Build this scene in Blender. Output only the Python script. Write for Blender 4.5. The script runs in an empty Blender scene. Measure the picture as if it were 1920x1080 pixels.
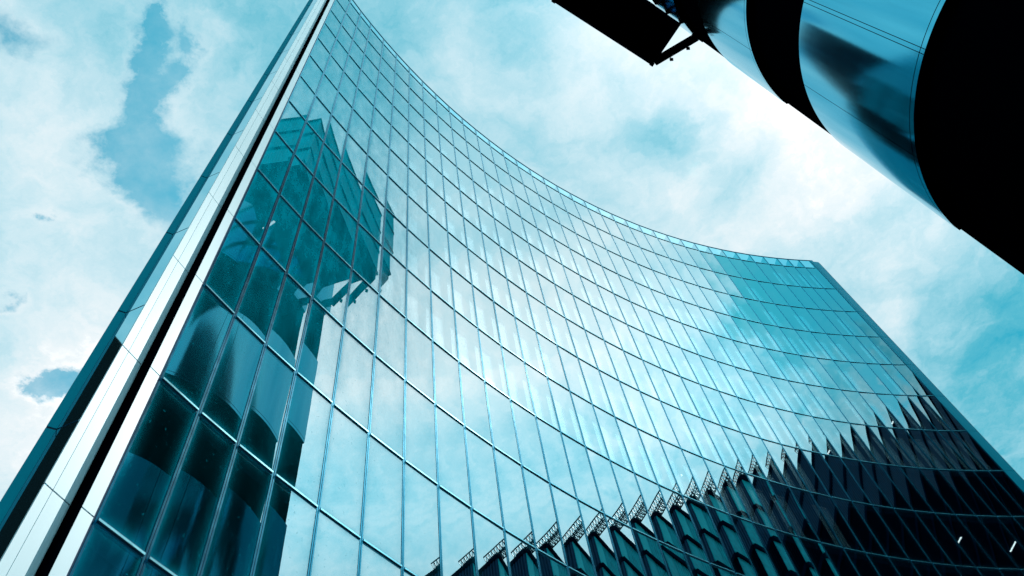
import bpy, bmesh, math, random
from mathutils import Vector, Matrix
random.seed(7)
S = bpy.context.scene
COL = S.collection
OFF = 1.7                       # eye height above the street
H = 4.0                         # storey height

# ------------------------------------------------------------------ helpers
class MB:
    """collects faces; build() links them as ONE mesh object"""
    def __init__(s): s.v=[]; s.f=[]; s.uv=[]; s.m=[]; s.sm=[]
    def face(s, pts, uv=None, mat=0, smooth=False):
        i=len(s.v); s.v+= [tuple(p) for p in pts]; s.f.append(tuple(range(i,i+len(pts))))
        s.uv.append(uv or [(0,0)]*len(pts)); s.m.append(mat); s.sm.append(smooth)
    def box(s, o, a, b, c, mat=0):
        """box from corner o along vectors a,b,c (right handed a x b = c side)"""
        o,a,b,c=map(Vector,(o,a,b,c))
        P=[o,o+a,o+a+b,o+b,o+c,o+a+c,o+a+b+c,o+b+c]
        for q in ((3,2,1,0),(4,5,6,7),(0,1,5,4),(1,2,6,5),(2,3,7,6),(3,0,4,7)):
            s.face([P[i] for i in q],mat=mat)
    def bar(s, p, q, w, d=None, up=(0,0,1), mat=0):
        """rectangular bar between two points"""
        p,q=Vector(p),Vector(q); t=(q-p); 
        u=Vector(up)
        if abs(t.normalized().dot(u))>.98: u=Vector((1,0,0))
        x=t.cross(u).normalized(); y=x.cross(t).normalized(); d=d or w
        s.box(p-x*w/2-y*d/2, x*w, y*d, t, mat)
    def prism(s, poly, z0, z1, mat=0, caps=True, closed=True, smooth=False):
        """vertical prism over a plan polygon (counter clockwise = outward)"""
        n=len(poly); L=0
        for i in range(n if closed else n-1):
            a,b=poly[i],poly[(i+1)%n]; d=math.hypot(b[0]-a[0],b[1]-a[1])
            s.face([(a[0],a[1],z0),(b[0],b[1],z0),(b[0],b[1],z1),(a[0],a[1],z1)],[(L,z0),(L+d,z0),(L+d,z1),(L,z1)],mat,smooth); L+=d
        if caps:
            s.face([(p[0],p[1],z1) for p in poly],mat=mat)
            s.face([(p[0],p[1],z0) for p in reversed(poly)],mat=mat)
    def build(s, name, mats, parent=None, merge=False):
        me=bpy.data.meshes.new(name); me.from_pydata(s.v,[],s.f)
        ul=me.uv_layers.new(name='UVMap'); k=0
        for fi,u in enumerate(s.uv):
            for c in u: ul.data[k].uv=c; k+=1
        if not isinstance(mats,(list,tuple)): mats=[mats]
        for m in mats: me.materials.append(m)
        me.polygons.foreach_set('material_index',s.m)
        me.polygons.foreach_set('use_smooth',s.sm)
        if merge:
            b=bmesh.new(); b.from_mesh(me); bmesh.ops.remove_doubles(b,verts=b.verts,dist=1e-4); b.to_mesh(me); b.free()
        me.update()
        o=bpy.data.objects.new(name,me); COL.objects.link(o)
        if parent: o.parent=parent; o.matrix_parent_inverse=parent.matrix_world.inverted()
        return o

def thing(name, label, cat, loc, group=None):
    o=bpy.data.objects.new(name,None); COL.objects.link(o); o.location=loc
    o['label']=label; o['category']=cat
    if group: o['group']=group
    bpy.context.view_layer.update()
    return o

# ------------------------------------------------------------------ materials
def nodes(m): m.use_nodes=True; return m.node_tree.nodes, m.node_tree.links
def principled(name, col, rough=.5, metal=0., spec=.5, noise=0., nscale=3., bump=0., bscale=20., aniso=None):
    m=bpy.data.materials.new(name); N,L=nodes(m); b=N['Principled BSDF']
    b.inputs['Roughness'].default_value=rough; b.inputs['Metallic'].default_value=metal
    b.inputs['Specular IOR Level'].default_value=spec
    b.inputs['Base Color'].default_value=(*col,1)
    tc=N.new('ShaderNodeTexCoord')
    if noise:
        n=N.new('ShaderNodeTexNoise'); n.inputs['Scale'].default_value=nscale; n.inputs['Detail'].default_value=6
        mp=N.new('ShaderNodeMapping'); mp.inputs['Scale'].default_value=aniso or (1,1,1)
        L.new(tc.outputs['Object'],mp.inputs['Vector']); L.new(mp.outputs['Vector'],n.inputs['Vector'])
        r=N.new('ShaderNodeValToRGB'); e=r.color_ramp.elements
        e[0].position=.3; e[1].position=.7
        e[0].color=(*[c*(1-noise) for c in col],1); e[1].color=(*[min(1,c*(1+noise)) for c in col],1)
        L.new(n.outputs['Fac'],r.inputs['Fac']); L.new(r.outputs['Color'],b.inputs['Base Color'])
        rr=N.new('ShaderNodeMapRange'); rr.inputs['To Min'].default_value=rough*.8; rr.inputs['To Max'].default_value=min(1,rough*1.25)
        L.new(n.outputs['Fac'],rr.inputs['Value']); L.new(rr.outputs['Result'],b.inputs['Roughness'])
    if bump:
        n2=N.new('ShaderNodeTexNoise'); n2.inputs['Scale'].default_value=bscale; n2.inputs['Detail'].default_value=4
        L.new(tc.outputs['Object'],n2.inputs['Vector'])
        bp=N.new('ShaderNodeBump'); bp.inputs['Distance'].default_value=bump; L.new(n2.outputs['Fac'],bp.inputs['Height'])
        L.new(bp.outputs['Normal'],b.inputs['Normal'])
    return m

def glass_material(name, refl, tint, trans, wave, pillow, dirt_veil):
    """coated glass: mirror reflection over a tinted see-through pane, wavy and slightly pillowed, dust along its edges, a painted veil at one end"""
    m=bpy.data.materials.new(name); N,L=nodes(m); N.clear()
    def math_(op,a,b=None,c=None,clamp=False):
        n=N.new('ShaderNodeMath'); n.operation=op; n.use_clamp=clamp
        for i,x in enumerate((a,b,c)):
            if x is None: continue
            if isinstance(x,(int,float)): n.inputs[i].default_value=x
            else: L.new(x,n.inputs[i])
        return n.outputs[0]
    out=N.new('ShaderNodeOutputMaterial'); tc=N.new('ShaderNodeTexCoord'); sep=N.new('ShaderNodeSeparateXYZ')
    L.new(tc.outputs['UV'],sep.inputs[0]); u,v=sep.outputs[0],sep.outputs[1]
    iu=math_('SUBTRACT',1.,u); iv=math_('SUBTRACT',1.,v)
    pil=math_('MULTIPLY',math_('MULTIPLY',u,iu),math_('MULTIPLY',v,iv))
    n=N.new('ShaderNodeTexNoise'); n.inputs['Scale'].default_value=.55; n.inputs['Detail'].default_value=1.5
    L.new(tc.outputs['Object'],n.inputs['Vector'])
    hgt=math_('ADD',math_('MULTIPLY',pil,16*pillow),math_('MULTIPLY',n.outputs['Fac'],wave))
    bp=N.new('ShaderNodeBump'); bp.inputs['Distance'].default_value=1.; L.new(hgt,bp.inputs['Height'])
    gl=N.new('ShaderNodeBsdfGlossy'); gl.inputs['Roughness'].default_value=.0; gl.inputs['Color'].default_value=(*tint,1)
    L.new(bp.outputs['Normal'],gl.inputs['Normal'])
    tr=N.new('ShaderNodeBsdfTransparent'); tr.inputs['Color'].default_value=(*trans,1)
    mx=N.new('ShaderNodeMixShader'); mx.inputs[0].default_value=refl
    L.new(tr.outputs[0],mx.inputs[1]); L.new(gl.outputs[0],mx.inputs[2])
    last=mx.outputs[0]
    if dirt_veil:
        eu=math_('MULTIPLY',math_('MINIMUM',u,iu),1.5); ev=math_('MULTIPLY',math_('MINIMUM',v,iv),4.)
        e=math_('MINIMUM',eu,ev)
        halo=math_('POWER',2.718,math_('MULTIPLY',e,-9.))
        n2=N.new('ShaderNodeTexNoise'); n2.inputs['Scale'].default_value=2.2; n2.inputs['Detail'].default_value=8; n2.inputs['Roughness'].default_value=.6
        mp=N.new('ShaderNodeMapping'); mp.inputs['Scale'].default_value=(1,1,.35)
        L.new(tc.outputs['Object'],mp.inputs['Vector']); L.new(mp.outputs['Vector'],n2.inputs['Vector'])
        spk=N.new('ShaderNodeTexNoise'); spk.inputs['Scale'].default_value=14; spk.inputs['Detail'].default_value=5
        L.new(tc.outputs['Object'],spk.inputs['Vector'])
        sp=N.new('ShaderNodeSeparateXYZ'); L.new(tc.outputs['Object'],sp.inputs[0])
        hz=N.new('ShaderNodeMapRange'); hz.interpolation_type='SMOOTHSTEP'; L.new(sp.outputs[2],hz.inputs['Value'])
        hz.inputs['From Min'].default_value=15; hz.inputs['From Max'].default_value=30; hz.inputs['To Min'].default_value=.05; hz.inputs['To Max'].default_value=2.1
        hy=N.new('ShaderNodeMapRange'); hy.interpolation_type='SMOOTHSTEP'; L.new(sp.outputs[1],hy.inputs['Value'])
        hy.inputs['From Min'].default_value=12; hy.inputs['From Max'].default_value=20; hy.inputs['To Min'].default_value=1.; hy.inputs['To Max'].default_value=.0
        veil_lift=math_('MULTIPLY',math_('MULTIPLY',n2.outputs['Fac'],math_('MULTIPLY_ADD',spk.outputs['Fac'],.25,.375)),math_('MULTIPLY',hz.outputs[0],hy.outputs[0]))  # painted veil: lifts the dark reflections at the upper left end
        n3=N.new('ShaderNodeTexNoise'); n3.inputs['Scale'].default_value=11; n3.inputs['Detail'].default_value=3; L.new(tc.outputs['Object'],n3.inputs['Vector'])
        sk=N.new('ShaderNodeMapRange'); sk.interpolation_type='SMOOTHSTEP'; sk.inputs['From Min'].default_value=.66; sk.inputs['From Max'].default_value=.72; sk.inputs['To Max'].default_value=.3; L.new(n3.outputs['Fac'],sk.inputs['Value'])  # pale specks: grime, and glints of sky painted in
        veil_lift=math_('ADD',veil_lift,math_('MULTIPLY',sk.outputs[0],hy.outputs[0]))
        d=math_('ADD',math_('MULTIPLY',math_('MULTIPLY',halo,math_('MULTIPLY_ADD',hy.outputs[0],.85,.15)),math_('MULTIPLY',n2.outputs['Fac'],.8)),veil_lift,clamp=True)
        d=math_('MULTIPLY',d,dirt_veil,clamp=True)
        df=N.new('ShaderNodeBsdfDiffuse'); df.inputs['Color'].default_value=(.0,.48,.64,1)
        m2=N.new('ShaderNodeMixShader'); L.new(d,m2.inputs[0]); L.new(last,m2.inputs[1]); L.new(df.outputs[0],m2.inputs[2]); last=m2.outputs[0]
    L.new(last,out.inputs['Surface'])
    return m

M={}
M['glass']=glass_material('coated_glass',.60,(.86,.985,1.),(.92,1.,1.),.0007,.0009,.8)
M['parapet_glass']=glass_material('clear_parapet_glass',.60,(.72,.95,1.),(.42,.78,.86),.0003,.0003,.4)
M['frame']=principled('teal_frame',(.03,.31,.44),.16,1.,.3,.05)
M['strip']=principled('pale_transom_strip',(.30,.78,.88),.2,.9,.3,.06)
M['gasket']=principled('dark_navy_gasket',(.0,.06,.13),.6,0,.05)
M['panel']=principled('white_metal_panel',(.66,.92,.975),.38,0,.5,.03,.8,.0,aniso=(1,1,.2))
M['shadepanel']=principled('shaded_metal_panel',(.0,.46,.60),.4,.2,.1,.03,.8,0,aniso=(1,1,.2))  # shaded copy of the white panel: unlit right end put into colour
M['joint']=principled('dark_panel_joint',(.004,.06,.12),.6)
M['endwall']=principled('polished_grey_blue_panel',(.27,.68,.78),.03,.95,.5,.05,.6)
M['fin']=principled('teal_painted_fin',(.0,.36,.48),.65,0,.04,.05,.7)
M['blind']=principled('silver_backed_blind',(.98,.99,.99),.16,.75,.3,.01,1.)
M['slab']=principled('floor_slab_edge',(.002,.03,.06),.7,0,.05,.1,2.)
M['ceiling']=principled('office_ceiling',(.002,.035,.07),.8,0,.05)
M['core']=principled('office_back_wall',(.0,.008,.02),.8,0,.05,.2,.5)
M['steel']=principled('brushed_stainless_steel',(.09,.52,.68),.10,1.,.5,.03,4.,0,aniso=(1,1,.06))
M['darkband']=principled('black_recessed_glazing',(.0,.0006,.002),.9,0,.0)
M['black']=principled('black_painted_steel',(.0,.0006,.002),.9,0,.0)
M['rib']=principled('ribbed_steel_cladding',(.0,.78,.88),.55,.0,.12,.12,1.5,0,aniso=(1,1,.1))
M['ribdark']=principled('shaded_ribbed_cladding',(.0,.003,.012),.7,.0,.0,.2,1.5)
M['ribmid']=principled('mid_teal_ribbed_cladding',(.0,.52,.62),.55,.0,.1,.2,1.5)  # mid teal, tone varies at random
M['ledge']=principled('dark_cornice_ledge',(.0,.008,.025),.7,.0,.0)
M['ribnavy']=principled('navy_shaded_ribbed_cladding',(.0,.055,.13),.6,.0,.15,.25,1.5)
M['shaft']=principled('dull_steel_shaft_wall',(.0,.34,.44),.5,.1,.1,.25,.25,0,aniso=(1,1,.3))
M['truss']=principled('painted_truss_steel',(.003,.09,.13),.5,.2,.4)
M['concrete']=principled('dark_concrete',(.05,.11,.13),.8,0,.3,.25,.8,.01,3)
M['navy']=principled('navy_stone',(.0,.012,.035),.6,0,.05,.2,.3)
M['granite']=principled('granite_paving',(.12,.20,.22),.75,0,.3,.3,4.,.003,9)
M['asphalt']=principled('asphalt',(.035,.05,.055),.85,0,.3,.3,30.,.004,60)
M['paint']=principled('road_paint',(.6,.72,.74),.7)
def emission(name,col,st):
    m=bpy.data.materials.new(name); N,L=nodes(m); N.clear(); e=N.new('ShaderNodeEmission'); e.inputs[0].default_value=(*col,1); e.inputs[1].default_value=st
    o=N.new('ShaderNodeOutputMaterial'); L.new(e.outputs[0],o.inputs[0]); return m
M['lamp']=emission('fluorescent_tube',(.75,.95,1.),2.2)

# ------------------------------------------------------------------ curved facade in plan
ACX,ACY,AR=48.1184,-2.40633,58.67924; A0=2.9031175; W=1.51872; V=1.21017; AL,ARR=.0277703,.0205733
Z0=63.428594+OFF; ZP=64.984137+OFF
def facade_plan():
    da=2*math.asin(W/2/AR); X=[0]*37; Y=[0]*37
    for k in range(3,34):
        t=A0-(k-3)*da; X[k]=ACX+AR*math.cos(t); Y[k]=ACY+AR*math.sin(t)
    h=math.atan2(Y[4]-Y[3],X[4]-X[3])
    for k in (2,1,0): h+=AL; X[k]=X[k+1]-V*math.cos(h); Y[k]=Y[k+1]-V*math.sin(h)
    h=math.atan2(Y[33]-Y[32],X[33]-X[32])
    for k in (34,35,36): h-=ARR; X[k]=X[k-1]+V*math.cos(h); Y[k]=Y[k-1]+V*math.sin(h)
    return [Vector((x,y,0)) for x,y in zip(X,Y)]
FP=facade_plan(); NB=36; NR=16
def rowz(r): return Z0-H*r
def bay(k):
    e=(FP[k+1]-FP[k]); w=e.length; e.normalize(); return e,Vector((e.y,-e.x,0)),w
def nrm(k):
    ns=[bay(j)[1] for j in (k-1,k) if 0<=j<NB]; n=sum(ns,Vector()); return n.normalized()
ZV=Vector((0,0,1))

# camera model, used here only to rank panes by how large they show
CF=1494.4833/1920; CR=Vector((.9237,.3418,-.1731)); 
def cam_basis():
    vx,vy,px,py,f=774.35364,-316.77576,1064.54471,382.40426,1494.48328
    z=Vector((vx-px,vy-py,f)).normalized(); fw=Vector((0,0,1)); hy=(fw-z*fw.dot(z)).normalized(); hx=hy.cross(z)
    return Matrix((hx,hy,z)).transposed()       # world -> camera (x right, y down, z forward)
CB=cam_basis()
def shown_area(pts):
    q=[]
    for p in pts:
        c=CB@(Vector(p)-Vector((0,0,OFF)))
        if c.z<=.1: return 0
        q.append((min(1920,max(0,1064.5+1494.5*c.x/c.z)),min(1080,max(0,382.4+1494.5*c.y/c.z))))
    return abs(sum(q[i][0]*q[(i+1)%len(q)][1]-q[(i+1)%len(q)][0]*q[i][1] for i in range(len(q))))/2

tower=thing('glass_office_tower','tall glass office tower with a concave wall of mirrored panes and pale edge strips','office tower',(5,45,0))

# --- panes
panes=[]
for k in range(NB):
    e,n,w=bay(k)
    for r in range(NR):
        zt,zb=rowz(r)-.075,rowz(r+1)+.075
        a=FP[k]+e*.05-n*.02; b=FP[k+1]-e*.05-n*.02
        j=Vector((random.gauss(0,1),random.gauss(0,1),0))*.0006
        yw=math.tan(math.radians(1.15)*min(1.,max(0.,(k-19)/16)))*w/2      # the last bays are set slightly askew
        y=n*(random.gauss(0,.0013)-yw); x=n*random.gauss(0,.002)
        pts=[a+ZV*zb+y,b+ZV*zb-y,b+ZV*zt-y+x,a+ZV*zt+y+x]
        panes.append((shown_area(pts),k,r,pts))
panes.sort(key=lambda t:-t[0])
UV=[(0,0),(1,0),(1,1),(0,1)]
for ar,k,r,pts in panes[:100]:
    m=MB(); m.face(pts,UV); m.build('window_pane',M['glass'],tower)
m=MB()
for ar,k,r,pts in panes[100:]: m.face(pts,UV)
o=m.build('window_pane',M['glass'],tower); o['kind']='stuff'; o['label']='remaining smaller mirrored window panes of the curved wall'

# --- mullions: two pale strips with a black joint between
for k in range(NB+1):
    n=nrm(k); t=Vector((-n.y,n.x,0)); m=MB(); z0=rowz(NR); L=ZP-z0; p=FP[k]+ZV*z0
    m.box(p-t*.058-n*.10,t*.116,n*.085,ZV*L,1)                       # body
    if k>0:  m.box(p-t*.050-n*.016,t*.040,n*.008,ZV*L,0)
    if k<NB: m.box(p+t*.010-n*.016,t*.040,n*.008,ZV*L,0)
    m.box(p-t*.009-n*.016,t*.018,n*.003,ZV*L,1)
    m.build('mullion',[M['frame'],M['gasket']],tower)
# --- transoms: pale strip between two black joints, set proud of the glass
for r in range(NR+1):
    m=MB(); z=rowz(r)
    for k in range(NB):
        e,n,w=bay(k); a=FP[k]+e*.056; l=w-.112
        m.box(a+ZV*(z-.085)-n*.10,e*l,ZV*.17,n*.075,1)
        m.box(a+ZV*(z+.055)-n*.025,e*l,ZV*.022,n*.012,0); m.box(a+ZV*(z-.082)-n*.025,e*l,ZV*.022,n*.012,0)
        m.box(a+ZV*(z-.026)-n*.025,e*l,ZV*.050,n*.050,2)
        m.box(a+ZV*(z+.030)-n*.025,e*l,ZV*.020,n*.010,1)
        m.box(a+ZV*(z-.055)-n*.025,e*l,ZV*.025,n*.010,1)
    m.build('transom',[M['frame'],M['gasket'],M['strip']],tower)
# --- glass parapet above the top transom, with a fin behind every mullion
for k in range(NB):
    e,n,w=bay(k); a=FP[k]+e*.05-n*.02; b=FP[k+1]-e*.05-n*.02
    m=MB(); m.face([a+ZV*(Z0+.07),b+ZV*(Z0+.07),b+ZV*(ZP-.02),a+ZV*(ZP-.02)],UV); m.build('parapet_pane',M['parapet_glass'],tower)
m=MB()
for k in range(NB):
    e,n,w=bay(k); m.box(FP[k]+ZV*(ZP-.02)-n*.07,e*w,ZV*.05,n*.09,0)
m.build('coping',M['frame'],tower)
for k in range(1,NB):
    n=nrm(k); t=Vector((-n.y,n.x,0)); m=MB(); m.box(FP[k]+ZV*(Z0+.1)-n*.62-t*.02,t*.04,n*.50,ZV*(ZP-Z0-.15),0)
    m.build('parapet_fin',M['frame'],tower)

# --- inside: floor slabs with ceilings, a back wall, the roof and the rear of the block
def inward(k):
    t=min(1.,k/14.); v=Vector((-.78,.626,0))*(1-t)-nrm(k)*t; return v.normalized()
def offs(d): return [FP[k]+(inward(k) if d>1 else -nrm(k))*d for k in range(NB+1)]
IN=offs(.14); BK=offs(5.2); RR=offs(11.)
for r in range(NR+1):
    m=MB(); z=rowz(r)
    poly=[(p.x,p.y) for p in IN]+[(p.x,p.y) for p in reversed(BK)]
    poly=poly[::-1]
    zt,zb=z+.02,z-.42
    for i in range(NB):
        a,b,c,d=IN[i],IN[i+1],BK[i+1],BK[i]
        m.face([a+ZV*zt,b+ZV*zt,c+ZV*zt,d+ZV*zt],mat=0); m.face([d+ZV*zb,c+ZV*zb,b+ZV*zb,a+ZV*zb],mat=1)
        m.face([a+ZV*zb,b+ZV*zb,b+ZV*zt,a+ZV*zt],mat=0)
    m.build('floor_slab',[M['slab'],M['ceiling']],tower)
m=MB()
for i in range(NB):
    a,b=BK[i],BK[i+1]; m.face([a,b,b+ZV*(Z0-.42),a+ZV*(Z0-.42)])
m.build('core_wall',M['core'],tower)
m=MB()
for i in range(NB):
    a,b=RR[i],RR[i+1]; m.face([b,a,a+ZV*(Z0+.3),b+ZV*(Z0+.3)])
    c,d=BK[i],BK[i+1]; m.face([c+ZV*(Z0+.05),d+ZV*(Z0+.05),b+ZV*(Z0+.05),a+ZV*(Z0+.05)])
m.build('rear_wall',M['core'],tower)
# --- roller blinds standing a little way behind the panes
bl=[]
for k in range(2,NB):
    e,n,w=bay(k)
    for r in range(NR):
        if r==0: ok=k>=32
        elif r<=2: ok=k in (15,29) or (r==2 and random.random()<.25)
        elif r<=8: ok=random.random()<.88
        else: ok=False
        if (r>=5 and k<5) or (r>=7 and k>24) or k<3: ok=False
        if r==4 and k>24 and random.random()<.7: ok=False
        if not ok: continue
        a=FP[k]+e*.06-n*.40; zb,zt=rowz(r+1)+.05,rowz(r)-.62; l=w*.70
        pts=[a+ZV*zb,a+e*l+ZV*zb,a+e*l+ZV*zt,a+ZV*zt]
        bl.append((shown_area(pts),a,e,n,l,zb,zt))
bl.sort(key=lambda t:-t[0]); rest=MB()
for i,(ar,a,e,n,l,zb,zt) in enumerate(bl):
    m=MB() if i<100 else rest
    m.box(a+ZV*zb-n*.012,e*l,ZV*(zt-zb),n*-.0+n*.012,0)
    m.box(a+ZV*zt-n*.05,e*l,ZV*.09,n*.09,0)
    if i<100: m.build('roller_blind',M['blind'],tower)
if rest.f:
    o=rest.build('roller_blind',M['blind'],tower); o['kind']='stuff'
# --- a few fluorescent tubes left on under the ceilings
for k,r,d,q in ((33,5,1.5,1.),(31,6,1.2,.45),(28,6,1.6,1.2),(34,8,1.6,1.),(31,8,1.2,.5),(18,8,1.2,.8),(1,9,.5,.5)):
    e,n,w=bay(k); m=MB(); p=FP[k]+e*(w/2)-n*(d+.4)+ZV*(rowz(r)-.47)
    m.box(p-e*.04-n*q/2,e*.08,n*q,ZV*.05); m.build('ceiling_light',M['lamp'],tower)

# --- left edge: white strip, black slot, white panel, polished return, teal fin
ZT=ZP+.12
def vbox(mb,a,b,depth,z0,z1,mat=0):
    """thin vertical panel from plan point a to b, depth behind its face (face looks right of a->b)"""
    a,b=Vector((*a,0)),Vector((*b,0)); e=(b-a); n=Vector((e.y,-e.x,0)).normalized()
    mb.box(a+ZV*z0-n*depth,e,n*depth*1.0,ZV*(z1-z0),mat)
def edge(a,b,depth,joints,name,mat,z0=.2,z1=None,gap=.03,parent=tower):
    z1=z1 or ZT
    zs=[z0]+sorted(z for z in joints if z0<z<z1)+[z1]; a2,b2=Vector((*a,0)),Vector((*b,0)); e=b2-a2; n=Vector((e.y,-e.x,0)).normalized()
    m=MB()
    for i in range(len(zs)-1):
        m.box(a2+ZV*(zs[i]+gap/2)-n*depth,e,n*depth,ZV*(zs[i+1]-zs[i]-gap),0)
    m.box(a2+ZV*z0-n*(depth+.02)+e*.004,e*.992,n*depth,ZV*(z1-z0-.02),1)
    return m.build(name,[mat,M['joint']],parent)
jr=[rowz(r) for r in range(NR+1)]
edge((-9.655,7.585),(-9.622,7.865),.05,jr,'edge_strip',M['panel'])
# glazing side joint
m=MB(); m.box(Vector((-9.70,7.868,.2)),(.06,.0,0),(.004,.03,0),ZV*(ZT-.2)); m.build('edge_joint',M['gasket'],tower)
# slot: solid black bar, its deep shade put into the colour
m=MB(); m.box(Vector((-10.05,7.50,.2)),(.39,.0,0),(.0,.084,0),ZV*(ZT-.25)); m.build('slot_shade_bar',M['black'],tower)
# wide panel with a rounded right edge
def bull(z0,z1,m):
    c=Vector((-9.862,7.43,0)); r=.07; P=[]
    for i in range(9):
        a=math.radians(0+90*i/8); P.append(c+Vector((math.cos(a)*r,math.sin(a)*r,0)))
    for p,q in zip(P,P[1:]): m.face([p+ZV*z0,q+ZV*z0,q+ZV*z1,p+ZV*z1],smooth=True)
m=MB(); zs=[.2]+sorted(jr)+[ZT]
A=Vector((-9.826,7.055,0)); B=Vector((-9.792,7.43,0)); e=B-A; n=Vector((e.y,-e.x,0)).normalized()
for z0,z1 in zip(zs,zs[1:]):
    if z1-z0<.1: continue
    m.box(A+ZV*(z0+.015)-n*.05,e,n*.05,ZV*(z1-z0-.03)); bull(z0+.015,z1-.015,m)
m.box(A+ZV*.2-n*.08,e,n*.06,ZV*(ZT-.25),1)
m.build('wide_edge_panel',[M['panel'],M['joint']],tower,merge=True)
edge((-9.842,6.86),(-9.827,7.045),.05,jr,'narrow_edge_panel',M['panel'])
m=MB(); m.box(Vector((-9.90,6.9,.2)),(.05,0,0),(.0,.5,0),ZV*(ZT-.3)); m.build('edge_joint',M['gasket'],tower)
jf=[z+1.63 for z in jr]
edge((-10.33,6.87),(-9.845,6.862),.05,jf,'polished_return',M['endwall'],gap=.05)
edge((-10.455,6.735),(-10.34,6.872),.3,jf,'edge_fin',M['fin'],z1=ZT+.8,gap=.05)
# end walls closing the block
m=MB(); m.face([RR[0],BK[0],BK[0]+ZV*Z0,RR[0]+ZV*Z0]); m.face([BK[0],IN[0],IN[0]+ZV*Z0,BK[0]+ZV*Z0])
m.build('end_wall',M['core'],tower)
m=MB(); m.face([BK[-1],RR[-1],RR[-1]+ZV*Z0,BK[-1]+ZV*Z0]); m.face([IN[-1],BK[-1],BK[-1]+ZV*Z0,IN[-1]+ZV*Z0])
m.build('end_wall',M['core'],tower)
# right edge
e36,n36,_=bay(35); p0=FP[36]
q1=p0+e36*.04; q2=p0+e36*.33+n36*.0
edge((q1.x,q1.y),(q2.x,q2.y),.05,jr,'edge_strip',M['shadepanel'],z1=ZP+.1)
edge((20.585,49.44),(21.09,49.765),.05,[z+.02 for z in jr],'wide_edge_panel',M['shadepanel'],z1=ZP-.15)
m=MB(); m.box(Vector((20.60,49.52,.2)),(.55,.35,0),(-.2,.33,0),ZV*(ZP-.5)); m.build('end_wall',M['core'],tower)
# plinth
m=MB()
for k in range(NB):
    e,n,w=bay(k); m.box(FP[k]+ZV*0.0-n*.2,e*w,ZV*(rowz(NR)-.09),n*.24)
m.build('plinth',M['concrete'],tower)

# ------------------------------------------------------------------ round steel service tower on the right
TC=Vector((24.6,19.2,0)); TR=9.55
svc=thing('round_service_tower','dark round service tower wrapped in curved stainless steel bands, close by on the right','service tower',(24.6,19.2,0))
def arcpts(a0,a1,r,step=1.5):
    n=max(2,int(abs(a1-a0)/step)); return [TC+Vector((math.cos(math.radians(a0+(a1-a0)*i/n))*r,math.sin(math.radians(a0+(a1-a0)*i/n))*r,0)) for i in range(n+1)]
AB=148.5; AE=318.
corner=TC+Vector((math.cos(math.radians(AB)),math.sin(math.radians(AB)),0))*TR
far=Vector((35.5,27.0,0))
def footprint(r):
    P=arcpts(AB,AE,r); return [(p.x,p.y) for p in P]
inner=footprint(TR-.55)+[(34.2,26.4)]
m=MB(); m.prism(inner,0,83.0+OFF); m.build('recessed_core',M['darkband'],svc)
m=MB(); m.prism(footprint(TR-1.2)+[(33.,25.)],82.9+OFF,102.); m.build('unseen_dark_top',M['darkband'],svc)  # added above the view so the mirrored steel turns darker
bands=[(-1.6,3.),(11.4,21.9),(29.61,41.03),(48.92,59.21),(66.8,77.4)]
cuts=[148.5,178.0,206.6,207.9,237.,266.,292.,318.]
for z0,z1 in bands:
    z0+=OFF; z1+=OFF; z0=max(z0,.05)
    # backing ring with black soffit
    m=MB(); P=arcpts(AB,AE,TR-.03); Q=arcpts(AB,AE,TR-.5)
    for i in range(len(P)-1):
        a,b,c,d=P[i],P[i+1],Q[i+1],Q[i]
        m.face([a+ZV*z0,b+ZV*z0,b+ZV*z1,a+ZV*z1],smooth=True)
        m.face([b+ZV*z0,a+ZV*z0,d+ZV*z0,c+ZV*z0]); m.face([a+ZV*z1,b+ZV*z1,c+ZV*z1,d+ZV*z1])
    band=m.build('steel_band',M['black'],svc)
    rim=.32
    for i in range(len(cuts)-1):
        a0,a1=cuts[i]+.10,cuts[i+1]-.10
        P=arcpts(a0,a1,TR,.7); Q=arcpts(a0,a1,TR-.03,.7); m=MB()
        for (s0,s1) in ((z0+rim+.025,z1),(z0,z0+rim-.025)):
            for j in range(len(P)-1):
                m.face([P[j]+ZV*s0,P[j+1]+ZV*s0,P[j+1]+ZV*s1,P[j]+ZV*s1],[(0,0)]*4,0,True)
        m.build('steel_panel',M['steel'],band,merge=True)
# flat side wall running back from the sharp corner
m=MB(); c=corner+Vector((.05,-.12,0)); d=far-corner; nn=Vector((-d.y,d.x,0)).normalized()
m.box(c+ZV*0.05-nn*.9,d,nn*.9,ZV*(69.0+OFF),1)
w0=c+nn*.004+ZV*.05; m.face([w0+d,w0,w0+ZV*(69.0+OFF),w0+d+ZV*(69.0+OFF)],mat=0); m.build('side_wall',[M['shaft'],M['black']],svc)
# plant room hung on the tower: three ribbed tiers with dark ledges, overhanging beam
pa=Vector((12.1,25.1,0)); pb=Vector((5.7,16.3,0)); pe=(pa-pb).normalized(); pl=(pa-pb).length; pn=Vector((pe.y,-pe.x,0)); pd=4.2
zb=69.3+OFF
room=MB()
def ribbed(mb,a,e,n,l,z0,z1,pitch=.28,dep=.07,mat=0):
    """corrugated sheet standing proud of a wall: a start, e along, n outward"""
    k=int(l/pitch)
    for i in range(k):
        s=i*l/k; w=l/k
        pr=[(s,0),(s+w*.22,dep),(s+w*.62,dep),(s+w*.84,0),(s+w,0)]
        for (s0,d0),(s1,d1) in zip(pr,pr[1:]):
            p=a+e*s0+n*d0; q=a+e*s1+n*d1
            mb.face([p+ZV*z0,q+ZV*z0,q+ZV*z1,p+ZV*z1],mat=mat)
tiers=[(zb+.5,zb+4.3),(zb+4.8,zb+8.7),(zb+9.2,zb+13.0)]
p0=pb+pn*.05+pe*.05
room.box(p0+ZV*zb,pn*(pd-.1),pe*(pl-.1),ZV*13.3,0)
plant=room.build('plant_room',M['black'],svc)
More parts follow.
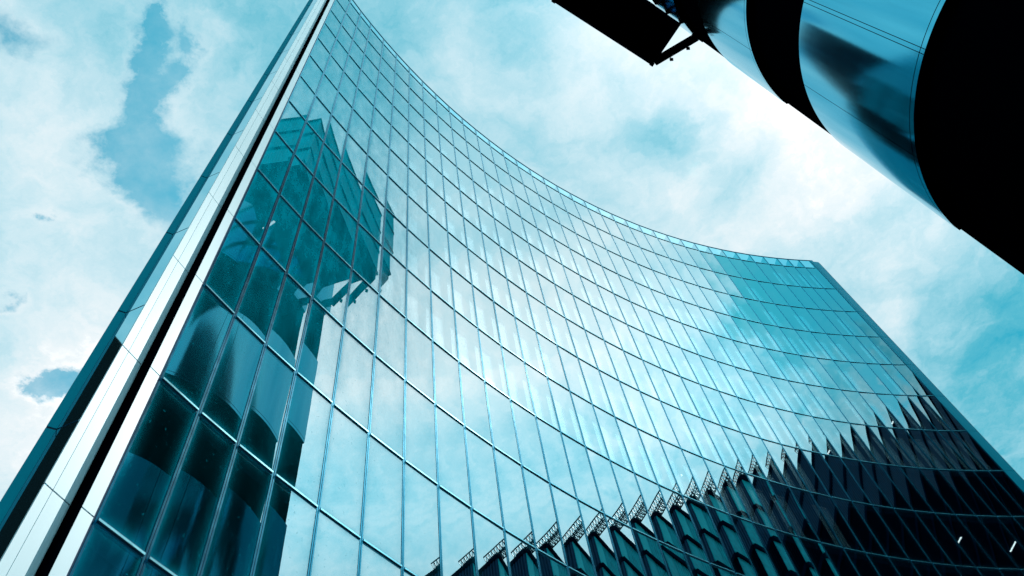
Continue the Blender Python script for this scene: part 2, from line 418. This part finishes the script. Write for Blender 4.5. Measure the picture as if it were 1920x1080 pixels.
for t0,t1 in tiers:
    m=MB(); ribbed(m,pa,-pe,-pn,pl,t0,t1); ribbed(m,pb,pn,-pe,pd,t0,t1); ribbed(m,pa+pn*pd,-pn,pe,pd,t0,t1)
    q=MB(); q.box(pb+pn*(pd-.06)+pe*.1+ZV*t0,pe*(pl-.2),-pn*-.1,ZV*(t1-t0)); q.build('bounce_panel',M['steel'],plant)  # added steel facing: bounces skylight onto the top steel band
    m.build('ribbed_cladding',M['rib'],plant)
for z in (zb+.02,zb+4.3,zb+8.7,zb+13.0):
    m=MB(); o=.16
    m.box(pb-pe*o-pn*o+ZV*z,pn*(pd+2*o),pe*(pl+2*o),ZV*.46,0); m.build('ledge',M['ledge'],plant)
# pale corner trims
for c0 in (pb,pa):
    m=MB(); m.box(c0-pe*.12-pn*.12+ZV*(zb+.5),pn*.2,pe*.2,ZV*12.5); m.build('corner_trim',M['rib'],plant)
m=MB(); m.bar(pa+ZV*(zb-.2)+pn*.25,corner+Vector((.2,.1,zb-.2)),.6,.6); m.build('support_beam',M['black'],plant)
m=MB(); m.bar(pa+pn*.9-pe*.25+ZV*(zb-.30),pb+pn*.9+pe*.25+ZV*(zb-.30),.35,.5); m.build('support_beam',M['black'],plant)
# soffit fixings: small lugs along the corners
for q in (pa,pb):
    for s,t in ((.0,.0),(.5,.25)):
        m=MB(); p=q+pn*(.05+t*.3)-pe*(0 if q is pa else -.0)+ZV*(zb-.14)
        m.box(p-pe*.15-pn*(.28)-pe*s,pn*.35,pe*.3,ZV*.3); m.build('bracket',M['black'],plant)
# small floodlights below the beam
for s in (.35,.75):
    q=(pa+(corner-pa)*s); m=MB(); m.bar(q+ZV*(zb-.4),q+ZV*(zb-.75)+Vector((.15,.25,0)),.06); m.box(q+ZV*(zb-.85)+Vector((.0,.2,0)),(.3,.1,0),(-.05,.25,0),ZV*.14); m.build('floodlight',M['black'],plant)

# ------------------------------------------------------------------ ribbed block across the street (seen in the mirror wall)
blk=thing('ribbed_service_block','teal service block of ribbed steel tiers with dark cornices, mirrored in the lower right glass','office block',(40.3,45.5,0))
C=Vector((40.5,45.6,0)); d1=Vector((.66,.751,0)).normalized(); d2=Vector((.93,-.36,0)).normalized(); L1,L2=26.,36.
n1=Vector((-d1.y,d1.x,0)); n2=Vector((d2.y,-d2.x,0))
ZB=65.0+OFF
poly=[C+d1*.1+d2*.1,C+d2*L2,C+d2*L2+d1*L1,C+d1*L1]
m=MB(); m.prism([(p.x,p.y) for p in poly],0,ZB-.1); m.build('block_core',M['ribdark'],blk)
for i in range(6):  # street shade put into the colours: lower tiers and unlit face darker
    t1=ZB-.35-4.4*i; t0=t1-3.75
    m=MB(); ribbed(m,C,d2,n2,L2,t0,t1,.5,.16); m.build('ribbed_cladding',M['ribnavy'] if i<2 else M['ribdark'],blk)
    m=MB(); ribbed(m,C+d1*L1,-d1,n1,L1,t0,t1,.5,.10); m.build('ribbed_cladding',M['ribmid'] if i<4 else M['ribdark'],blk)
    m=MB(); m.box(C-d1*.0+n1*.28-d2*.1+ZV*(t1),d1*L1,-n1*.5,ZV*.5); m.box(C+n2*.28+ZV*(t1),-n2*.5,d2*L2,ZV*.5); m.build('cornice',M['ledge'],blk)
# plain lighter panel bays beside the corner
for i in range(3):
    t1=ZB-.36-4.4*i; t0=t1-3.7
    m=MB(); m.box(C+n1*.11+d1*.02+ZV*t0,d1*1.6,-n1*.1,ZV*(t1-t0)); m.build('corner_panel',M['rib' if i<1 else 'ribmid'],blk)
gan=thing('roof_gantry','lattice gantry rail along the roof edge of the ribbed block, mirrored in the glass','gantry',tuple(C+ZV*ZB))
def lattice(mb,a,b,h,w,side,n):
    a,b=Vector(a),Vector(b)
    for s in (0,w):
        for z in (0,h): mb.bar(a+side*s+ZV*z,b+side*s+ZV*z,.11)
    for i in range(n):
        p=a+(b-a)*(i/n); q=a+(b-a)*((i+1)/n)
        for s in (0,w):
            mb.bar(p+side*s,q+side*s+ZV*h,.06); mb.bar(p+side*s,p+side*s+ZV*h,.06)
        mb.bar(p,p+side*w,.09); mb.bar(p+ZV*h,q+side*w+ZV*h,.09); mb.bar(p,q+side*w,.08)
m=MB(); s=C-d2*3.4+ZV*(ZB+.55)-n2*.2; lattice(m,s,s+d2*6.0,1.15,1.2,-n2,12); m.build('lattice_rail',M['truss'],gan)
m=MB()
for i in range(2):
    p=C+d2*(.1+i*.5)-n2*.8+ZV*(ZB-.1); m.box(p,d2*.25,-n2*.25,ZV*1.05)
m.build('gantry_post',M['truss'],gan)
m=MB(); p=C+d2*.4-n2*.3+ZV*(ZB+.25); m.box(p,d2*1.6,-n2*1.2,ZV*.7); m.build('gantry_motor',M['truss'],gan)

# ------------------------------------------------------------------ dark neighbour on the left (only its reflection in the polished return shows)
nb=thing('dark_neighbour_block','plain dark office block left of the glass tower, mirrored in its polished edge','office block',(-30,-6,0))
m=MB(); m.prism([(-44,-24),(-22,-24),(-22,1.),(-44,1.)],0,35.8); m.build('wall',M['black'],nb)
for i in range(8):
    m=MB(); m.box((-21.98,-23.5,1.2+i*4.),(0,24,0),(0,0,2.2),(.05,0,0)); m.build('window_band',M['darkband'],nb)

rt=thing('tall_rear_tower','tall dark glass tower behind the curved one, mirrored in the round steel bands','office tower',(-28,35,0))
m=MB(); m.prism([(-40,29.5),(-23,17.6),(-20,36),(-20,60),(-40,60)],0,112.); m.build('wall',M['navy'],rt)
for i in range(24):
    m=MB(); zz=6+i*4.2
    m.prism([(-39.9,29.36),(-22.94,17.52),(-19.94,36),(-19.94,60),(-40,60.06)],zz,zz+2.9,closed=False,caps=False); m.build('window_band',M['darkband'],rt)

# ------------------------------------------------------------------ ground
def struct(name,mb,mat):
    o=mb.build(name,mat); o['kind']='structure'; return o
m=MB(); m.face([(-900,-900,-.14),(900,-900,-.14),(900,900,-.14),(-900,900,-.14)]); struct('ground',m,M['asphalt'])
m=MB()
for i in range(NB):
    e,n,w=bay(i); a,b=FP[i],FP[i+1]; na,nb_=nrm(i),nrm(i+1)
    m.face([a-na*.1,b-nb_*.1,b+nb_*4.5,a+na*4.5][::-1]); m.face([a+na*4.5,b+nb_*4.5,b+nb_*4.5-ZV*.139,a+na*4.5-ZV*.139][::-1])
struct('pavement',m,M['granite'])

# ------------------------------------------------------------------ sky
SUN_EL,SUN_AZ=math.radians(57.),math.radians(38.)       # azimuth from +Y towards +X
w=bpy.data.worlds.new('World'); S.world=w; w.use_nodes=True
N,Lk=w.node_tree.nodes,w.node_tree.links; N.clear()
def mth(op,a,b=None,c=None,clamp=False):
    n=N.new('ShaderNodeMath'); n.operation=op; n.use_clamp=clamp
    for i,x in enumerate((a,b,c)):
        if x is None: continue
        if isinstance(x,(int,float)): n.inputs[i].default_value=x
        else: Lk.new(x,n.inputs[i])
    return n.outputs[0]
def vmath(op,a,b=None,scale=None):
    n=N.new('ShaderNodeVectorMath'); n.operation=op
    for i,x in enumerate((a,b)):
        if x is None: continue
        if isinstance(x,(tuple,Vector)): n.inputs[i].default_value=x
        else: Lk.new(x,n.inputs[i])
    if scale is not None: n.inputs['Scale'].default_value=scale
    return n
def smooth(x,lo,hi,a=0.,b=1.):
    n=N.new('ShaderNodeMapRange'); n.interpolation_type='SMOOTHSTEP'
    Lk.new(x,n.inputs['Value']); n.inputs['From Min'].default_value=lo; n.inputs['From Max'].default_value=hi
    n.inputs['To Min'].default_value=a; n.inputs['To Max'].default_value=b; return n.outputs[0]
tc=N.new('ShaderNodeTexCoord'); sx=N.new('ShaderNodeSeparateXYZ'); Lk.new(tc.outputs['Generated'],sx.inputs[0])
dz=mth('MAXIMUM',sx.outputs[2],.12)
cb=N.new('ShaderNodeCombineXYZ'); Lk.new(mth('DIVIDE',sx.outputs[0],dz),cb.inputs[0]); Lk.new(mth('DIVIDE',sx.outputs[1],dz),cb.inputs[1])
uv=cb.outputs[0]                                       # the cloud layer as a flat sheet overhead
def noise(vec,scale,detail=8,rough=.6,off=(0,0,0)):
    ad=vmath('ADD',vec,off); n=N.new('ShaderNodeTexNoise'); n.inputs['Scale'].default_value=scale; n.inputs['Detail'].default_value=detail; n.inputs['Roughness'].default_value=rough
    Lk.new(ad.outputs[0],n.inputs['Vector']); return n
# ragged edges: warp the sheet before measuring distances to the gaps
wn=noise(uv,5.5,9,.62,(3.1,7.7,0)); wv=vmath('SUBTRACT',wn.outputs['Color'],(.5,.5,.5)); wv=vmath('SCALE',wv.outputs[0],scale=.26)
wuv=vmath('ADD',uv,wv.outputs[0]).outputs[0]
def blob(vec,c,r,amp,sy=1.):
    d=vmath('SUBTRACT',vec,(c[0],c[1],0)); 
    if sy!=1.: d=vmath('MULTIPLY',d.outputs[0],(1,sy,1))
    l=vmath('LENGTH',d.outputs[0]); q=mth('DIVIDE',l.outputs['Value'],r)
    return mth('MULTIPLY',mth('POWER',2.718,mth('MULTIPLY',mth('MULTIPLY',q,q),-1.)),amp)
def total(base,L):
    s=base
    for x in L: s=mth('ADD',s,x)
    return s
f1=noise(uv,3.6,10,.62,(1.3,.4,0)).outputs['Fac']; f2=noise(uv,1.7,6,.55,(5.2,9.1,0)).outputs['Fac']; f3=noise(wuv,8.,10,.66,(2.,4.,0)).outputs['Fac']
GAPS=[((-.45,.185),.055,-.62),((-.39,.075),.030,-.75),((-.40,.125),.030,-.55),((-.345,.135),.030,-.5),((-.475,.265),.055,-.5),((-.48,.36),.06,-.30),((-.40,.24),.05,-.22),((-.75,.462),.034,-.8),((-.613,.227),.018,-.4),((-.725,.34),.02,-.35),
      ((-.53,-.03),.05,-.5),((.86,-.09),.13,-.75),((.74,-.01),.07,-.45),((1.00,-.16),.07,-.6),((1.13,-.17),.07,-.6),((.97,.03),.05,-.5),((1.06,.05),.04,-.4),((.86,.07),.05,-.4)]
dens=total(mth('MULTIPLY',mth('SUBTRACT',f1,.5),.9),[blob(wuv,c,r,a) for c,r,a in GAPS])
mask=mth('MAXIMUM',smooth(dens,-.55,-.14),smooth(f1,.30,.78,0.,.7))
# brightness of the cloud sheet; first patch added unseen to darken the steel
BR=[((.85,-.50),.36,-.6),((.37,.56),.15,.24),((.32,.52),.34,.17),((.66,.31),.20,.30),((.80,.42),.2,-.10),((-.66,.50),.16,.24),((-.84,.58),.2,.22),((-.56,.16),.09,.16),((-.62,.34),.10,.12),((.155,.47),.055,-.26),((.245,.585),.06,-.24),((.05,.36),.05,.12),((.10,.30),.06,.10),((.43,.72),.05,-.10),((.60,1.28),.36,-.22),((.75,1.0),.25,-.14),
    ((.42,.93),.07,.16),((-.15,.18),.14,-.10),((-.30,.03),.14,-.10),((.30,.10),.14,-.12),((.90,-.05),.22,-.25),((.45,.22),.12,-.02),((-.05,.29),.07,.06)]
br=total(.45,[blob(vmath('ADD',uv,vmath('SCALE',wv.outputs[0],scale=.45).outputs[0]).outputs[0],c,r,a) for c,r,a in BR])
br=mth('ADD',br,mth('MULTIPLY',mth('SUBTRACT',f2,.5),.55)); br=mth('ADD',br,mth('MULTIPLY',mth('SUBTRACT',f3,.5),.75))
rim=mth('MULTIPLY',mth('SUBTRACT',1.,smooth(dens,-.20,.05)),.10); br=mth('ADD',br,rim)
ramp=N.new('ShaderNodeValToRGB'); cr=ramp.color_ramp; 
st=[(0.,(.01,.40,.58)),(.2,(.11,.51,.65)),(.4,(.33,.67,.79)),(.62,(.60,.82,.90)),(.85,(.88,.95,.98)),(1.,(1.25,1.27,1.28))]
cr.elements[0].position=st[0][0]; cr.elements[0].color=(*st[0][1],1); cr.elements[1].position=1.; cr.elements[1].color=(*st[-1][1],1)
for p,c in st[1:-1]: e=cr.elements.new(p); e.color=(*c,1)
Lk.new(br,ramp.inputs['Fac'])
sky=N.new('ShaderNodeTexSky'); sky.sky_type='NISHITA'; sky.sun_disc=False; sky.sun_elevation=SUN_EL; sky.sun_rotation=SUN_AZ
tint=vmath('MULTIPLY',sky.outputs[0],(.26,2.35,2.0))
gain=total(1.,[blob(uv,(.92,-.66),.42,-.62),blob(uv,(.78,.22),.36,.66),blob(uv,(.95,.48),.25,.40),blob(uv,(.32,.13),.22,.45),blob(uv,(.95,.10),.25,.38)])          # added sky gain: brighter for the glass, first patch darker for the steel
cl=vmath('SCALE',ramp.outputs['Color'],scale=10.); Lk.new(mth('MULTIPLY',gain,10.),cl.inputs['Scale'])
mix=N.new('ShaderNodeMix'); mix.data_type='RGBA'
Lk.new(mask,mix.inputs['Factor']); Lk.new(tint.outputs[0],mix.inputs['A']); Lk.new(cl.outputs[0],mix.inputs['B'])
bg=N.new('ShaderNodeBackground'); bg.inputs['Strength'].default_value=.1; Lk.new(mix.outputs['Result'],bg.inputs['Color'])
wo=N.new('ShaderNodeOutputWorld'); Lk.new(bg.outputs[0],wo.inputs['Surface'])
w.cycles.sampling_method='MANUAL'; w.cycles.sample_map_resolution=1024

sl=bpy.data.lights.new('sun','SUN'); sl.energy=4.8; sl.angle=math.radians(.6); sl.color=(1.,.995,.97)
so=bpy.data.objects.new('sun',sl); COL.objects.link(so)
sd=Vector((math.sin(SUN_AZ)*math.cos(SUN_EL),math.cos(SUN_AZ)*math.cos(SUN_EL),math.sin(SUN_EL)))
so.rotation_euler=sd.to_track_quat('Z','Y').to_euler(); so.location=sd*200

# ------------------------------------------------------------------ camera
cd=bpy.data.cameras.new('camera'); cam=bpy.data.objects.new('camera',cd); COL.objects.link(cam)
cd.sensor_width=36.; cd.lens=36.*1494.48328/1920; cd.shift_x=(960-1064.54471)/1920; cd.shift_y=-(540-382.40426)/1920
cd.clip_start=.1; cd.clip_end=5000
Mi=CB.transposed(); r,u,b=Mi@Vector((1,0,0)),-(Mi@Vector((0,1,0))),-(Mi@Vector((0,0,1)))
cam.matrix_world=Matrix(((r.x,u.x,b.x,0),(r.y,u.y,b.y,0),(r.z,u.z,b.z,OFF),(0,0,0,1)))
S.camera=cam
S.render.engine='CYCLES'
S.view_settings.view_transform='Standard'; S.view_settings.look='None'; S.view_settings.exposure=0.; S.view_settings.gamma=1.
c=S.cycles; c.use_denoising=True; c.max_bounces=10; c.glossy_bounces=6; c.transparent_max_bounces=12; c.caustics_reflective=False; c.caustics_refractive=False
